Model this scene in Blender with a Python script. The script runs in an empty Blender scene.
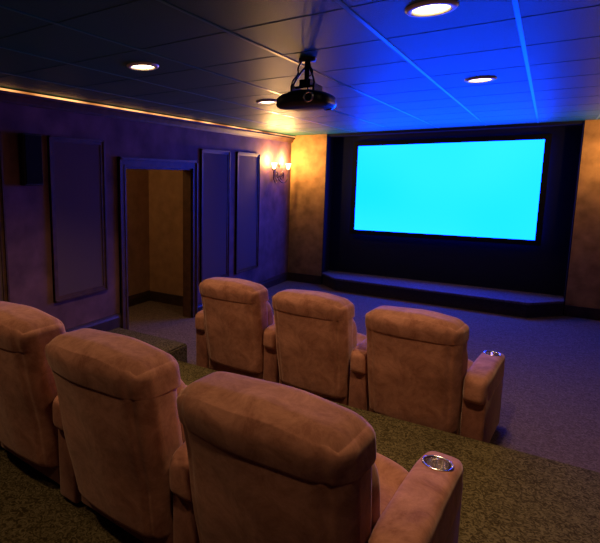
import bpy, bmesh, math
from mathutils import Vector, Matrix, noise

sc = bpy.context.scene
try:
    sc.view_settings.view_transform = 'Standard'
    sc.view_settings.look = 'None'
except Exception:
    pass
COL = sc.collection

# ------------------------------------------------------------------ materials
def new_mat(name):
    m = bpy.data.materials.new(name); m.use_nodes = True
    nt = m.node_tree
    b = nt.nodes['Principled BSDF']
    return m, nt, b

def simple(name, col, rough=0.6, metal=0.0, bump=0.0, bscale=60, spec=0.5, var=0.0):
    m, nt, b = new_mat(name)
    b.inputs['Roughness'].default_value = rough
    b.inputs['Metallic'].default_value = metal
    b.inputs['Specular IOR Level'].default_value = spec
    b.inputs['Base Color'].default_value = (*col, 1)
    tc = nt.nodes.new('ShaderNodeTexCoord')
    n = nt.nodes.new('ShaderNodeTexNoise'); n.inputs['Scale'].default_value = bscale
    n.inputs['Detail'].default_value = 4
    nt.links.new(tc.outputs['Object'], n.inputs['Vector'])
    if var > 0:
        r = nt.nodes.new('ShaderNodeValToRGB')
        r.color_ramp.elements[0].position = .3; r.color_ramp.elements[1].position = .7
        r.color_ramp.elements[0].color = (*[c*(1-var) for c in col], 1)
        r.color_ramp.elements[1].color = (*[min(1, c*(1+var)) for c in col], 1)
        nt.links.new(n.outputs['Fac'], r.inputs['Fac'])
        nt.links.new(r.outputs['Color'], b.inputs['Base Color'])
    if bump > 0:
        bp = nt.nodes.new('ShaderNodeBump'); bp.inputs['Strength'].default_value = bump
        bp.inputs['Distance'].default_value = .01
        nt.links.new(n.outputs['Fac'], bp.inputs['Height'])
        nt.links.new(bp.outputs['Normal'], b.inputs['Normal'])
    return m

def carpet_mat(name, dark, mid, light, scale=26, dist=2.6, det=3):
    m, nt, b = new_mat(name)
    b.inputs['Roughness'].default_value = 1.0
    b.inputs['Specular IOR Level'].default_value = 0.05
    tc = nt.nodes.new('ShaderNodeTexCoord')
    n1 = nt.nodes.new('ShaderNodeTexNoise'); n1.inputs['Scale'].default_value = scale
    n1.inputs['Detail'].default_value = det; n1.inputs['Distortion'].default_value = dist
    n1.inputs['Roughness'].default_value = .5
    nt.links.new(tc.outputs['Object'], n1.inputs['Vector'])
    r = nt.nodes.new('ShaderNodeValToRGB')
    e = r.color_ramp.elements
    e[0].position = .38; e[0].color = (*dark, 1)
    e[1].position = .64; e[1].color = (*light, 1)
    k = e.new(.5); k.color = (*mid, 1)
    nt.links.new(n1.outputs['Fac'], r.inputs['Fac'])
    nt.links.new(r.outputs['Color'], b.inputs['Base Color'])
    return m

def suede_mat(name, c1, c2):
    m, nt, b = new_mat(name)
    b.inputs['Roughness'].default_value = .85
    b.inputs['Specular IOR Level'].default_value = .08
    b.inputs['Sheen Weight'].default_value = .4
    b.inputs['Sheen Roughness'].default_value = .4
    b.inputs['Sheen Tint'].default_value = (1, .70, .52, 1)
    tc = nt.nodes.new('ShaderNodeTexCoord')
    n = nt.nodes.new('ShaderNodeTexNoise'); n.inputs['Scale'].default_value = 8
    n.inputs['Detail'].default_value = 9; n.inputs['Roughness'].default_value = .78
    n.inputs['Distortion'].default_value = .5
    nt.links.new(tc.outputs['Object'], n.inputs['Vector'])
    r = nt.nodes.new('ShaderNodeValToRGB')
    r.color_ramp.elements[0].position = .36; r.color_ramp.elements[1].position = .64
    r.color_ramp.elements[0].color = (*c1, 1); r.color_ramp.elements[1].color = (*c2, 1)
    nt.links.new(n.outputs['Fac'], r.inputs['Fac'])
    nt.links.new(r.outputs['Color'], b.inputs['Base Color'])
    n2 = nt.nodes.new('ShaderNodeTexNoise'); n2.inputs['Scale'].default_value = 7
    n2.inputs['Detail'].default_value = 3; n2.inputs['Roughness'].default_value = .5
    nt.links.new(tc.outputs['Object'], n2.inputs['Vector'])
    bp = nt.nodes.new('ShaderNodeBump'); bp.inputs['Strength'].default_value = .2
    bp.inputs['Distance'].default_value = .02
    nt.links.new(n2.outputs['Fac'], bp.inputs['Height'])
    nt.links.new(bp.outputs['Normal'], b.inputs['Normal'])
    return m

def emis(name, col, strength):
    m, nt, b = new_mat(name)
    nt.nodes.remove(b)
    e = nt.nodes.new('ShaderNodeEmission')
    e.inputs['Color'].default_value = (*col, 1); e.inputs['Strength'].default_value = strength
    nt.links.new(e.outputs[0], nt.nodes['Material Output'].inputs[0])
    return m

M_wall = simple('wall_suede_paint', (.145, .068, .062), .85, bump=.12, bscale=4, var=.36, spec=.25)
M_pil = simple('pilaster_paint', (.32, .18, .074), .75, bump=.12, bscale=6, var=.32, spec=.3)
M_black = simple('black_velvet', (.005, .005, .008), .9, spec=.08)
M_recess = simple('recess_dark_paint', (.010, .012, .028), .9, spec=.08)
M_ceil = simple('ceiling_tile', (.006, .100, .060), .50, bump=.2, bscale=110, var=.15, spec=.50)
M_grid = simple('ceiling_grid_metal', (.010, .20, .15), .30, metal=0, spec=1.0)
M_wood = simple('dark_wood_trim', (.080, .038, .015), .55, bscale=12, var=.3, spec=.2)
M_fabric = simple('panel_fabric', (.12, .075, .066), .95, bump=.2, bscale=180, spec=.1)
M_floor = carpet_mat('carpet_floor', (.110, .072, .052), (.155, .105, .077), (.20, .14, .105), 40, 1.8, 2)  # one carpet with the riser; separate tints paint in their different light
M_riser = carpet_mat('carpet_riser', (.042, .030, .011), (.095, .072, .030), (.165, .130, .058), 32, 2.6, 2)
M_stage = carpet_mat('carpet_stage', (.09, .075, .08), (.13, .11, .12), (.17, .15, .16), 40, 1.5, 2)
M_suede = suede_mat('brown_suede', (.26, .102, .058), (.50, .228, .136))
M_suede_shaded = suede_mat('brown_suede_shaded', (.18, .068, .042), (.32, .132, .080))  # same suede, darkened to paint shade on arm bodies, base and footrest
M_chrome = simple('brushed_steel', (.85, .78, .70), .2, metal=1)
M_plast = simple('dark_plastic', (.009, .009, .011), .4, spec=.35)
M_iron = simple('wrought_iron', (.08, .042, .018), .4, metal=.4)
M_bulb = emis('downlight_glow', (1.0, .72, .38), 12.0)
M_shade = emis('sconce_glow', (1.0, .60, .22), 11.0)
M_white = simple('white_enamel', (.7, .66, .6), .4)

def vary_emis(name, c0, c1, strength, scale, p0=.3, p1=.7):
    m, nt, b = new_mat(name)
    nt.nodes.remove(b)
    em = nt.nodes.new('ShaderNodeEmission')
    tc = nt.nodes.new('ShaderNodeTexCoord')
    nz = nt.nodes.new('ShaderNodeTexNoise'); nz.inputs['Scale'].default_value = scale; nz.inputs['Detail'].default_value = 1
    nt.links.new(tc.outputs['Object'], nz.inputs['Vector'])
    rp = nt.nodes.new('ShaderNodeValToRGB')
    rp.color_ramp.elements[0].position = p0; rp.color_ramp.elements[0].color = (*c0, 1)
    rp.color_ramp.elements[1].position = p1; rp.color_ramp.elements[1].color = (*c1, 1)
    nt.links.new(nz.outputs['Fac'], rp.inputs['Fac'])
    nt.links.new(rp.outputs['Color'], em.inputs['Color'])
    em.inputs['Strength'].default_value = strength
    nt.links.new(em.outputs[0], nt.nodes['Material Output'].inputs[0])
    return m
SE = 21.0
M_screen = vary_emis('screen_image', (.008/SE, .84/SE, 1), (.04/SE, .97/SE, 1), SE, .45)
M_rope = vary_emis('rope_light', (.25, .08, .018), (1.0, .42, .14), 2.2, 2.2, .38, .62)

# ------------------------------------------------------------------ helpers
def link(me, name, parent=None, mat=None, smooth=False):
    o = bpy.data.objects.new(name, me); COL.objects.link(o)
    if mat: me.materials.append(mat)
    if smooth:
        for p in me.polygons: p.use_smooth = True
    if parent: o.parent = parent
    return o

def add_box(bm, x0, x1, y0, y1, z0, z1, bev=0.0):
    r = bmesh.ops.create_cube(bm, size=1.0)
    vs = r['verts']
    for v in vs:
        v.co = Vector(((x0+x1)/2+v.co.x*(x1-x0), (y0+y1)/2+v.co.y*(y1-y0), (z0+z1)/2+v.co.z*(z1-z0)))
    if bev > 0:
        es = set(e for v in vs for e in v.link_edges)
        bmesh.ops.bevel(bm, geom=list(es), offset=bev, segments=3, affect='EDGES', profile=.5)

def boxes(name, lst, mat, parent=None, bev=0.0, smooth=False):
    bm = bmesh.new()
    for b in lst: add_box(bm, *b, bev=bev)
    me = bpy.data.meshes.new(name); bm.to_mesh(me); bm.free()
    return link(me, name, parent, mat, smooth)

def prism(name, pts, z0, z1, mat, parent=None, bev=0):
    bm = bmesh.new()
    lo = [bm.verts.new((x, y, z0)) for x, y in pts]
    hi = [bm.verts.new((x, y, z1)) for x, y in pts]
    bm.faces.new(lo[::-1]); bm.faces.new(hi)
    n = len(pts)
    for i in range(n):
        bm.faces.new((lo[i], lo[(i+1) % n], hi[(i+1) % n], hi[i]))
    bmesh.ops.recalc_face_normals(bm, faces=bm.faces)
    if bev: bmesh.ops.bevel(bm, geom=list(bm.edges), offset=bev, segments=2, affect='EDGES')
    me = bpy.data.meshes.new(name); bm.to_mesh(me); bm.free()
    return link(me, name, parent, mat)

def lathe(name, prof, mat, parent=None, seg=40, loc=(0, 0, 0), axis='Z', closed=False, cap=False):
    bm = bmesh.new(); rings = []
    for r, z in prof:
        rings.append([bm.verts.new((r*math.cos(2*math.pi*i/seg), r*math.sin(2*math.pi*i/seg), z)) for i in range(seg)])
    for a, b in zip(rings, rings[1:]):
        for i in range(seg):
            bm.faces.new((a[i], a[(i+1) % seg], b[(i+1) % seg], b[i]))
    if closed:
        a, b = rings[-1], rings[0]
        for i in range(seg):
            bm.faces.new((a[i], a[(i+1) % seg], b[(i+1) % seg], b[i]))
    if cap:
        bm.faces.new(rings[0][::-1]); bm.faces.new(rings[-1])
    bmesh.ops.recalc_face_normals(bm, faces=bm.faces)
    if axis == 'Y': bmesh.ops.rotate(bm, verts=bm.verts, matrix=Matrix.Rotation(math.radians(-90), 3, 'X'))
    if axis == 'X': bmesh.ops.rotate(bm, verts=bm.verts, matrix=Matrix.Rotation(math.radians(90), 3, 'Y'))
    bmesh.ops.translate(bm, verts=bm.verts, vec=loc)
    me = bpy.data.meshes.new(name); bm.to_mesh(me); bm.free()
    return link(me, name, parent, mat, True)

def puff(name, size, center, mat, parent=None, k=6, cuts=20, fn=None):
    bm = bmesh.new()
    bmesh.ops.create_cube(bm, size=2.0)
    bmesh.ops.subdivide_edges(bm, edges=list(bm.edges), cuts=cuts, use_grid_fill=True)
    for v in bm.verts:
        p = v.co.copy()
        nn = (abs(p.x)**k+abs(p.y)**k+abs(p.z)**k)**(1.0/k)
        p = p/nn
        q = Vector((center[0]+p.x*size[0]/2, center[1]+p.y*size[1]/2, center[2]+p.z*size[2]/2))
        if fn: q = fn(q, p)
        v.co = q
    me = bpy.data.meshes.new(name); bm.to_mesh(me); bm.free()
    return link(me, name, parent, mat, True)

def rbox(name, lo, hi, r, mat, parent=None, cuts=40, fn=None, rzb=None):
    """upholstered block: box with rounded edges of a given radius, then deformed"""
    bm = bmesh.new()
    bmesh.ops.create_cube(bm, size=2.0)
    bmesh.ops.subdivide_edges(bm, edges=list(bm.edges), cuts=cuts, use_grid_fill=True)
    c = [(lo[i]+hi[i])/2 for i in range(3)]; h = [(hi[i]-lo[i])/2 for i in range(3)]
    for v in bm.verts:
        u = v.co.copy()
        rr = [min(r[i], h[i]*.96) for i in range(3)]
        if rzb and u.z < 0: rr[2] = rzb
        pos = Vector([math.copysign(abs(u[i])**.75, u[i])*h[i] for i in range(3)])
        inner = Vector([max(-(h[i]-rr[i]), min(h[i]-rr[i], pos[i])) for i in range(3)])
        dd = Vector([(pos[i]-inner[i])/rr[i] for i in range(3)])
        if dd.length > 1e-6:
            m = max(abs(dd.x), abs(dd.y), abs(dd.z))
            dd = dd.normalized()*m
        q = Vector([c[i]+inner[i]+dd[i]*rr[i] for i in range(3)])
        if fn: q = fn(q, u)
        v.co = q
    # relax so the rounded shoulders flow into the flats
    for _ in range(3):
        bmesh.ops.smooth_vert(bm, verts=bm.verts, factor=.5, use_axis_x=True, use_axis_y=True, use_axis_z=True)
    me = bpy.data.meshes.new(name); bm.to_mesh(me); bm.free()
    return link(me, name, parent, mat, True)

def tube(name, pts, r, mat, parent=None, res=4):
    cu = bpy.data.curves.new(name, 'CURVE'); cu.dimensions = '3D'
    cu.bevel_depth = r; cu.bevel_resolution = res
    sp = cu.splines.new('NURBS'); sp.points.add(len(pts)-1)
    for p, q in zip(sp.points, pts): p.co = (*q, 1)
    sp.use_endpoint_u = True; sp.order_u = 3; sp.resolution_u = 8
    o = bpy.data.objects.new(name+'_tmp', cu); COL.objects.link(o)
    dg = bpy.context.evaluated_depsgraph_get()
    me = bpy.data.meshes.new_from_object(o.evaluated_get(dg))
    bpy.data.objects.remove(o)
    me.materials.clear()
    return link(me, name, parent, mat, True)

def empty(name, loc, label, cat, rotz=0, group=None):
    o = bpy.data.objects.new(name, None); COL.objects.link(o)
    o.location = loc; o.rotation_euler = (0, 0, rotz); o.empty_display_size = .1
    o['label'] = label; o['category'] = cat
    if group: o['group'] = group
    return o

def struct(o): o['kind'] = 'structure'; return o

# ------------------------------------------------------------------ room numbers
XL, XR, YF, YB, H = -3.76, 0.96, 8.32, -1.6, 2.60
RX0, RX1, YREC = -3.12, 0.32, 8.62
PZ, PY = 0.22, 3.44          # riser height, front edge
PX, PYL = -2.80, 3.86        # riser return beside the front row, up to the doorway
DY0, DY1, DZ = 4.0, 5.26, 1.98
HX, HY0, HY1 = -4.84, 3.0, 5.68

struct(boxes('floor', [(HX-.1, XR+.1, YB-.1, YREC+.1, -.1, 0)], M_floor))
struct(prism('floor_riser', [(XL, YB), (XR, YB), (XR, PY), (PX, PY), (PX, PYL), (XL, PYL)], 0, PZ, M_riser, bev=.014))
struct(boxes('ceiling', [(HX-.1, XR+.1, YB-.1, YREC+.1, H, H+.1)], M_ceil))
struct(boxes('wall_left', [(XL-.12, XL, YB, DY0, 0, H), (XL-.12, XL, DY1, YREC, 0, H), (XL-.12, XL, DY0, DY1, DZ, H)], M_wall))
struct(boxes('wall_right', [(XR, XR+.1, YB, YREC, 0, H)], M_wall))
struct(boxes('wall_back', [(XL, XR, YB-.1, YB, 0, H)], M_wall))
struct(boxes('wall_front', [(XL-.12, XR+.1, YREC, YREC+.1, 0, H)], M_recess))
M_hall = simple('hall_paint', (.34, .19, .085), .8, bump=.15, bscale=6, var=.2)
struct(boxes('wall_hall_side', [(HX-.1, HX, HY0-.1, HY1+.1, 0, H)], M_hall))
struct(boxes('wall_hall_end', [(HX, XL-.12, HY1, HY1+.1, 0, H)], M_hall))
struct(boxes('wall_hall_near', [(HX, XL-.12, HY0-.1, HY0, 0, H)], M_hall))
struct(boxes('wall_front_pilaster', [(XL, RX0, YF, YREC, 0, H)], M_pil))
struct(boxes('wall_front_pier', [(RX1, XR, YF, YREC, 0, H)], M_pil))
struct(boxes('trim_1', [(RX0, RX0+.012, YF, YREC, 0, H), (RX1-.012, RX1, YF, YREC, 0, H), (RX0, RX1, YF+.02, YREC, 2.56, H)], M_recess))

# ceiling grid
x = -.18
xs = []
while x > XL: x -= .61
x += .61
while x < XR: xs.append(x); x += .61
y = 2.60+.305
while y > YB: y -= .61
y += .61
ys = []
while y < YF: ys.append(y); y += .61
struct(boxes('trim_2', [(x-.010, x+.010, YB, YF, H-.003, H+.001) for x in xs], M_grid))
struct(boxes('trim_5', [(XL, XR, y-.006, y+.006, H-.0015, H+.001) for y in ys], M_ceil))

def profile_y(name, prof, y0, y1, mat):
    bm = bmesh.new()
    a = [bm.verts.new((px, y0, pz)) for px, pz in prof]
    b = [bm.verts.new((px, y1, pz)) for px, pz in prof]
    bm.faces.new(a); bm.faces.new(b[::-1])
    n = len(prof)
    for i in range(n): bm.faces.new((a[i], b[i], b[(i+1) % n], a[(i+1) % n]))
    bmesh.ops.recalc_face_normals(bm, faces=bm.faces)
    me = bpy.data.meshes.new(name); bm.to_mesh(me); bm.free()
    return link(me, name, None, mat)
struct(profile_y('trim_3', [(XL, 2.48), (XL+.02, 2.48), (XL+.03, 2.50), (XL+.055, 2.535), (XL+.07, 2.545), (XL+.07, 2.565), (XL, 2.565)], YB, YF, M_wood))

def base_prof(x, z, s=1):
    return [(x, z), (x+s*.022, z), (x+s*.022, z+.11), (x+s*.014, z+.13), (x+s*.010, z+.15), (x, z+.155)]
M_base = simple('baseboard_wood', (.045, .024, .016), .45, bscale=12, var=.3, spec=.35)
struct(profile_y('baseboard_left', base_prof(XL, PZ), YB, DY0-.10, M_base))
struct(profile_y('baseboard_left_front', base_prof(XL, 0), DY1+.10, YF, M_base))
struct(profile_y('baseboard_right', base_prof(XR, 0, -1), PY, YF, M_base))
struct(profile_y('baseboard_hall', base_prof(HX, 0), HY0, HY1, M_base))
struct(boxes('baseboard_hall_end', [(HX, XL-.12, HY1-.022, HY1, 0, .15)], M_base))
struct(boxes('baseboard_front_left', [(XL, RX0, YF-.022, YF, 0, .15)], M_base))
struct(boxes('baseboard_front_right', [(RX1, XR, YF-.022, YF, 0, .15)], M_base))
cw = .10
d = .025
struct(boxes('door_1', [(XL, XL+d, DY0-cw, DY0, 0, DZ+cw), (XL, XL+d, DY1, DY1+cw, 0, DZ+cw), (XL, XL+d, DY0, DY1, DZ, DZ+cw),
            (XL, XL+d+.018, DY0-cw, DY0-cw+.028, 0, DZ+cw), (XL, XL+d+.018, DY1+cw-.028, DY1+cw, 0, DZ+cw), (XL, XL+d+.018, DY0-cw, DY1+cw, DZ+cw-.028, DZ+cw+.004),
            (XL, XL+d+.008, DY0-.022, DY0, 0, DZ), (XL, XL+d+.008, DY1, DY1+.022, 0, DZ), (XL, XL+d+.008, DY0-.022, DY1+.022, DZ, DZ+.022),
            (XL-.12, XL+.005, DY0-.001, DY0+.02, 0, DZ), (XL-.12, XL+.005, DY1-.02, DY1+.001, 0, DZ), (XL-.12, XL+.005, DY0, DY1, DZ-.02, DZ)], M_wood))

M_face = simple('stage_face', (.045, .032, .036), .8, bscale=30, var=.2, spec=.2)
struct(prism('floor_stage_base', [(RX0+.012, YREC), (RX0+.012, 8.34), (-2.75, 7.99), (-.10, 7.87), (RX1-.012, 8.28), (RX1-.012, YREC)], 0, .180, M_face))
struct(prism('floor_stage', [(RX0+.012, YREC), (RX0+.012, 8.30), (-2.77, 7.965), (-.08, 7.845), (RX1-.012, 8.25), (RX1-.012, YREC)], .180, .212, M_stage, bev=.006))

# ------------------------------------------------------------------ wall panels
def panel(y0, y1, z0, z1, label):
    e = empty('acoustic_panel', (XL, (y0+y1)/2, z0), label, 'wall panel', group='framed fabric wall panels')
    hw = (y1-y0)/2; hh = z1-z0; w = .05
    boxes('frame', [(0, .022, -hw, -hw+w, 0, hh), (0, .022, hw-w, hw, 0, hh), (0, .022, -hw+w, hw-w, 0, w), (0, .022, -hw+w, hw-w, hh-w, hh),
                    (0, .034, -hw, -hw+.016, 0, hh), (0, .034, hw-.016, hw, 0, hh), (0, .034, -hw, hw, 0, .016), (0, .034, -hw, hw, hh-.016, hh)], M_wood, e)
    boxes('fabric', [(0.001, .013, -hw+w, hw-w, w, hh-w)], M_fabric, e)
panel(1.30, 2.50, .74, 2.24, 'wide dark framed fabric panel above the raised platform')
panel(2.99, 3.69, .68, 2.24, 'dark framed fabric panel beside the doorway above the platform')
panel(5.46, 6.18, .42, 2.24, 'tall dark framed fabric panel next to the door casing')
panel(6.39, 7.10, .42, 2.24, 'tall dark framed fabric panel next to the wall sconce')

# wall speaker
e = empty('wall_speaker', (XL, 2.77, 1.79), 'small black surround speaker mounted high between wall panels', 'speaker')
boxes('cabinet', [(.01, .085, -.10, .10, 0, .45)], M_plast, e, bev=.012)
boxes('grille', [(.083, .095, -.088, .088, .015, .435)], simple('grille_cloth', (.005, .005, .006), .9, bump=.4, bscale=300, spec=.1), e, bev=.005)
boxes('bracket', [(0, .015, -.03, .03, .18, .28)], M_iron, e)

# ------------------------------------------------------------------ screen
sx0, sx1, sz0, sz1 = -2.65, -.09, .985, 2.39
ysn = 8.55
e = empty('projection_screen', ((sx0+sx1)/2, ysn, sz0), 'large black-framed projection screen glowing bright cyan blue', 'screen')
w = (sx1-sx0)/2; hh = sz1-sz0; f = .075
boxes('frame', [(-w-f, -w, -.03, .03, -f, hh+f), (w, w+f, -.03, .03, -f, hh+f), (-w, w, -.03, .03, -f, 0), (-w, w, -.03, .03, hh, hh+f)], M_black, e, bev=.005)
boxes('screen_surface', [(-w, w, -.005, .01, 0, hh)], M_screen, e)
boxes('mount_rail', [(-w*.7, w*.7, .03, .07, hh*.8, hh*.8+.05)], M_iron, e)

# ------------------------------------------------------------------ recessed downlights, two of them added fill
def spot(loc, energy, size=math.radians(120), col=(1, .65, .38), name='downlight_lamp', parent=None, rad=.05):
    l = bpy.data.lights.new(name, 'SPOT'); l.energy = energy; l.color = col
    l.spot_size = size; l.spot_blend = .9; l.shadow_soft_size = rad
    o = bpy.data.objects.new(name, l); COL.objects.link(o); o.location = loc
    if parent: o.parent = parent
    return o
for (lx, ly, en) in [(-.485, 2.50, 86), (-2.27, 2.62, 92), (-.485, 4.45, 38), (-2.30, 4.50, 32), (-.485, .6, 22), (-2.27, .6, 30)]:  # last two are out of view, added as warm fill over the platform
    e = empty('recessed_downlight', (lx, ly, H), 'round recessed ceiling downlight glowing warm white', 'ceiling light', group='recessed ceiling downlights')
    lathe('trim_ring', [(.075, -.004), (.080, -.014), (.100, -.012), (.108, -.004), (.108, 0)], M_white, e)
    lathe('bulb', [(.001, -.012), (.045, -.010), (.076, -.003)], M_bulb, e)
    spot((0, 0, -.03), en, parent=e)

# ------------------------------------------------------------------ projector
e = empty('ceiling_projector', (-1.30, 3.08, H), 'dark rounded projector hanging from a black ceiling mount', 'projector')
def pf(q, p):
    q.z += -.012*abs(p.x)**3
    if p.z > 0 and abs(p.x) < .5: q.z += .010*(1-(p.x/.5)**2)*p.z
    return q
puff('body', (.345, .31, .105), (0, 0, -.258), M_plast, e, k=3.3, cuts=20, fn=pf)
lathe('lens', [(.001, .0), (.030, .0), (.033, .02), (.040, .03), (.042, .055), (.036, .055), (.032, .035), (.001, .03)], M_chrome, e, axis='Y', loc=(.09, .135, -.258))
lathe('lens_collar', [(.043, 0), (.050, .0), (.050, .03), (.043, .035)], M_plast, e, axis='Y', loc=(.09, .125, -.258), closed=True)
lathe('vent_ring', [(.022, 0), (.032, 0), (.032, .012), (.022, .012)], M_chrome, e, axis='Y', loc=(.08, -.160, -.258), closed=True)
lathe('ceiling_plate', [(.001, -.018), (.050, -.018), (.055, 0)], M_plast, e)
lathe('pole', [(.016, -.17), (.016, -.0)], M_plast, e)
boxes('mount_bracket', [(-.08, .08, -.02, .02, -.178, -.164), (-.08, -.067, -.07, .07, -.210, -.164), (.067, .08, -.07, .07, -.210, -.164), (-.036, .036, -.036, .036, -.168, -.128)], M_plast, e, bev=.003)
for sx in (-1, 1):
    tube('mount_arm', [(sx*.012, 0, -.05), (sx*.045, -.025, -.09), (sx*.075, -.05, -.172)], .006, M_plast, e)
tube('cable', [(-.02, -.02, -.005), (-.055, -.03, -.05), (-.025, -.06, -.10), (-.07, -.09, -.15), (-.05, -.11, -.22)], .005, M_plast, e)
tube('cable', [(.02, -.02, -.005), (.035, -.04, -.06), (.07, -.06, -.10), (.03, -.10, -.15), (.06, -.11, -.22)], .004, M_plast, e)

# ------------------------------------------------------------------ sconces
def spiral(cx, cz, r0, r1, turns, a0, x, sgn=1, n=14):
    return [(x, cx+sgn*(r0+(r1-r0)*i/n)*math.cos(a0+turns*2*math.pi*i/n), cz+(r0+(r1-r0)*i/n)*math.sin(a0+turns*2*math.pi*i/n)) for i in range(n+1)]
def sconce(loc, s, label, en):
    e = empty('wall_sconce', loc, label, 'wall lamp', group='wrought iron wall sconces')
    lathe('backplate', [(.001, .02), (.03, .02), (.05, .012), (.06, 0)] if s > 0 else [(.001, -.02), (.03, -.02), (.05, -.012), (.06, 0)], M_iron, e, axis='X')
    D = .27
    for d in (-1, 1):
        tube('arm', [(.015*s, 0, -.02), (.06*s, d*.04, -.15), (.10*s, d*.15, -.20), (.12*s, d*D, -.14), (.12*s, d*D, -.03), (.12*s, d*D, .03)], .011, M_iron, e)
        tube('scroll', spiral(d*.10, -.06, .09, .012, 1.6, math.pi, .09*s, d), .009, M_iron, e)
        tube('scroll', spiral(d*.05, .10, .05, .010, 1.3, -math.pi/2, .05*s, d), .007, M_iron, e)
        lathe('drip_tray', [(.001, .0), (.036, .006), (.045, .018), (.036, .012), (.001, .008)], M_iron, e, loc=(.12*s, d*D, .02))
        lathe('lamp_shade', [(.014, 0), (.024, .02), (.031, .045), (.040, .075), (.052, .100), (.048, .101), (.036, .077), (.027, .047), (.020, .025), (.001, .01)], M_shade, e, loc=(.12*s, d*D, .035))
        l = bpy.data.lights.new('sconce_bulb', 'POINT'); l.energy = en; l.color = (1, .54, .17); l.shadow_soft_size = .035
        o = bpy.data.objects.new('sconce_bulb', l); COL.objects.link(o); o.parent = e; o.location = (.10*s, d*D, .18)
    return e
sconce((XL, 7.68, 1.97), 1, 'wrought iron two-arm wall sconce with glowing amber shades', 50)
sconce((XR, 7.68, 1.97), -1, 'wrought iron two-arm wall sconce beside the front pier', 20)

# rope light along crown lip
e = empty('rope_light', (XL+.066, (YB+YF)/2, 2.573), 'thin amber rope light lying on the crown ledge', 'strip light')
L = (YF-YB)/2-.02
boxes('light_tube', [(-.009, .009, -L, L, -.006, .010)], M_rope, e)
boxes('base_channel', [(-.012, .006, -L, L, -.008, -.0062)], M_plast, e)

# hall light
l = bpy.data.lights.new('hall_lamp', 'POINT'); l.energy = 22; l.color = (1, .58, .24); l.shadow_soft_size = .12
o = bpy.data.objects.new('hall_lamp', l); COL.objects.link(o); o.location = (-4.35, 3.6, 2.35)

# ------------------------------------------------------------------ recliners
BW = .635          # body width
AW = .155          # arm width
LEAN = .17; CH = .95
def lean(q):
    t = max(0., min(1.2, q.z/CH))
    q.y += LEAN*(1-t)**1.1 if t < 1 else 0
    q.x *= .955+.045*min(1, t*1.15)
    return q
def bow(q, back):
    a = min(1, abs(q.x)/.31)
    q.y -= .046*(1-a**2.3)*back
    q.y += .012*back*math.exp(-((abs(q.x)-.254)/.012)**2)   # stitched side seam
    return a
def soft(q):
    return noise.noise(Vector((q.x*4.5, q.y*2, q.z*3.5)))
def f_shell(q, u):
    back = max(0, -u.y)
    n = soft(q)
    bow(q, back)
    q.y += n*.016*back
    return lean(q)
def f_head(q, u):
    back = max(0, -u.y)
    n = soft(q)
    a = bow(q, back)
    t = max(0, min(1, (q.z-.79)/.16))
    q.y -= .007*back*math.sin(t*math.pi)
    if u.z > 0: q.z -= .026*a*a*a*u.z
    q.y += n*.016*back
    q.z += n*.012*max(0, u.z)
    q.x += .007*noise.noise(Vector((q.z*8, q.y*6, 2+q.x)))
    return lean(q)
def f_cush(q, p):
    q += Vector((0, 1, .5))*noise.noise(Vector((q.x*5+5, q.y*5, q.z*5)))*.010
    return lean(q)
def f_seat(q, p):
    if p.z > 0: q.z += .02*(1-p.x*p.x)*p.z + .02*math.exp(-((p.y-.75)/.25)**2)
    q.z += noise.noise(Vector((q.x*6, q.y*6, 3)))*.010
    return q
def f_arm(q, p):
    t = (q.y-.15)/.72
    if p.z > 0: q.z += .010*math.sin(max(0, min(1, t))*math.pi)*p.z
    q += Vector((.6, 0, .5))*noise.noise(Vector((q.x*8, q.y*7, q.z*7)))*.005
    return q

def arm_mesh(parent, cx, cup):
    body = boxes('arm_body', [(cx-AW/2+.008, cx+AW/2-.008, .17, .84, .02, .50)], M_suede_shaded, None, bev=.02, smooth=True)
    pad = puff('arm_pad', (AW, .74, .20), (cx, .50, .485), M_suede, None, k=5, cuts=24, fn=f_arm)
    cy = .71
    if cup:
        bm = bmesh.new()
        bmesh.ops.create_cone(bm, cap_ends=True, segments=40, radius1=.045, radius2=.045, depth=.20)
        bmesh.ops.translate(bm, verts=bm.verts, vec=(cx, cy, .575))
        cm = bpy.data.meshes.new('cut'); bm.to_mesh(cm); bm.free()
        for tgt in (body, pad):
            c = bpy.data.objects.new('cut', cm); COL.objects.link(c)
            md = tgt.modifiers.new('b', 'BOOLEAN'); md.operation = 'DIFFERENCE'; md.object = c; md.solver = 'EXACT'
            dg = bpy.context.evaluated_depsgraph_get()
            nm = bpy.data.meshes.new_from_object(tgt.evaluated_get(dg))
            tgt.modifiers.clear(); tgt.data = nm
            bpy.data.objects.remove(c)
    e = bpy.data.objects.new('armrest', None); COL.objects.link(e); e.parent = parent
    body.parent = e; pad.parent = e
    if cup:
        prof = [(.001, .480), (.038, .480), (.0415, .485), (.0435, .585), (.0455, .592), (.050, .5945), (.054, .592), (.052, .585), (.0445, .583), (.0432, .485)]
        c = lathe('cup_holder', prof, M_chrome, e, loc=(cx, cy, .0))
        c['label'] = 'brushed steel cup holder'
    return e

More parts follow.
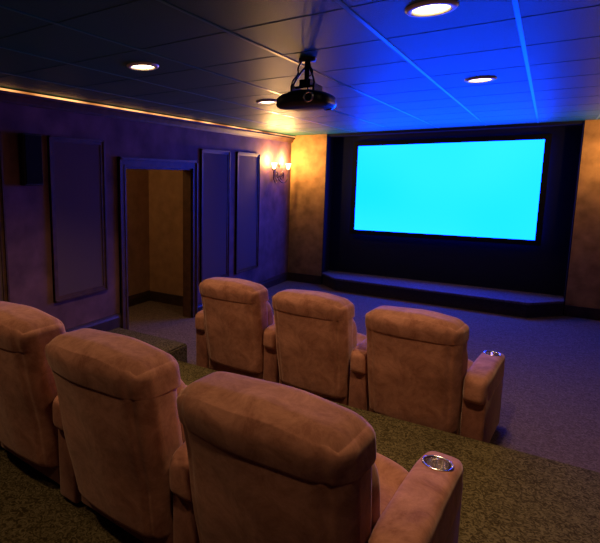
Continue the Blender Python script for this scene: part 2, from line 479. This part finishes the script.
def make_chair(right_arm, cup):
    e = bpy.data.objects.new('theater_recliner', None); COL.objects.link(e); e.empty_display_size = .2
    boxes('base', [(-BW/2+.01, BW/2-.01, .19, .78, .03, .31)], M_suede_shaded, e, bev=.02, smooth=True)
    br = bpy.data.objects.new('backrest', None); COL.objects.link(br); br.parent = e
    rbox('back_shell', (-BW/2+.001, .006, .13), (BW/2-.001, .24, .86), (.085, .080, .040), M_suede, br, cuts=60, fn=f_shell)
    rbox('headrest', (-BW/2-.001, .004, .785), (BW/2+.001, .265, .960), (.085, .080, .082), M_suede, br, cuts=54, fn=f_head, rzb=.022)
    puff('lumbar_cushion', (BW-.02, .21, .46), (0, .25, .585), M_suede, br, k=3.4, cuts=20, fn=f_cush)
    puff('seat_cushion', (BW-.01, .58, .19), (0, .57, .375), M_suede, e, k=4.5, cuts=22, fn=f_seat)
    puff('footrest', (BW-.02, .09, .30), (0, .825, .20), M_suede_shaded, e, k=6, cuts=12)
    arm_mesh(e, -(BW+AW)/2+.010, False)
    if right_arm: arm_mesh(e, (BW+AW)/2-.010, cup)
    return e

def copy_tree(src, parent=None):
    n = src.copy(); COL.objects.link(n)
    if parent: n.parent = parent
    for c in list(src.children): copy_tree(c, n)
    return n

mid = make_chair(False, False)
end = make_chair(True, True)
first = True; firstE = True
def place(kind, x, y, z, deg, label, grp):
    global first, firstE
    if kind == 'mid':
        o = mid if first else copy_tree(mid); first = False
    else:
        o = end if firstE else copy_tree(end); firstE = False
    o.location = (x, y, z); o.rotation_euler = (0, 0, math.radians(deg))
    o['label'] = label; o['category'] = 'chair'; o['group'] = grp
    return o
G1 = 'brown suede recliners on the lower floor'; G2 = 'brown suede recliners on the raised platform'
place('mid', -2.225, 3.60, 0, -4, 'brown suede theater recliner beside the doorway', G1)
place('mid', -1.455, 3.53, 0, -4, 'brown suede theater recliner between two others', G1)
place('end', -.675, 3.42, 0, -5, 'brown suede theater recliner with steel cup holder at row end', G1)
place('mid', -2.250, 1.375, PZ, -4, 'brown suede theater recliner on platform near the panelled wall', G2)
place('mid', -1.470, 1.305, PZ, -4, 'brown suede theater recliner in the middle of platform row', G2)
place('end', -.680, 1.230, PZ, -4, 'brown suede theater recliner with steel cup holder on platform', G2)

# ------------------------------------------------------------------ world, camera
wd = bpy.data.worlds.new('world'); sc.world = wd; wd.use_nodes = True
wd.node_tree.nodes['Background'].inputs[0].default_value = (.02, .015, .03, 1)
wd.node_tree.nodes['Background'].inputs[1].default_value = .3

cam = bpy.data.cameras.new('camera'); co = bpy.data.objects.new('camera', cam); COL.objects.link(co)
cam.sensor_fit = 'HORIZONTAL'; cam.sensor_width = 36
cam.lens = 494.6/600*36
cam.shift_x = (300-190)/600; cam.shift_y = -(271.5-250)/600
cam.clip_start = .05
co.location = (0, 0, 1.852)
co.rotation_euler = (math.radians(90-8.21), 0, math.radians(35.69))
sc.camera = co
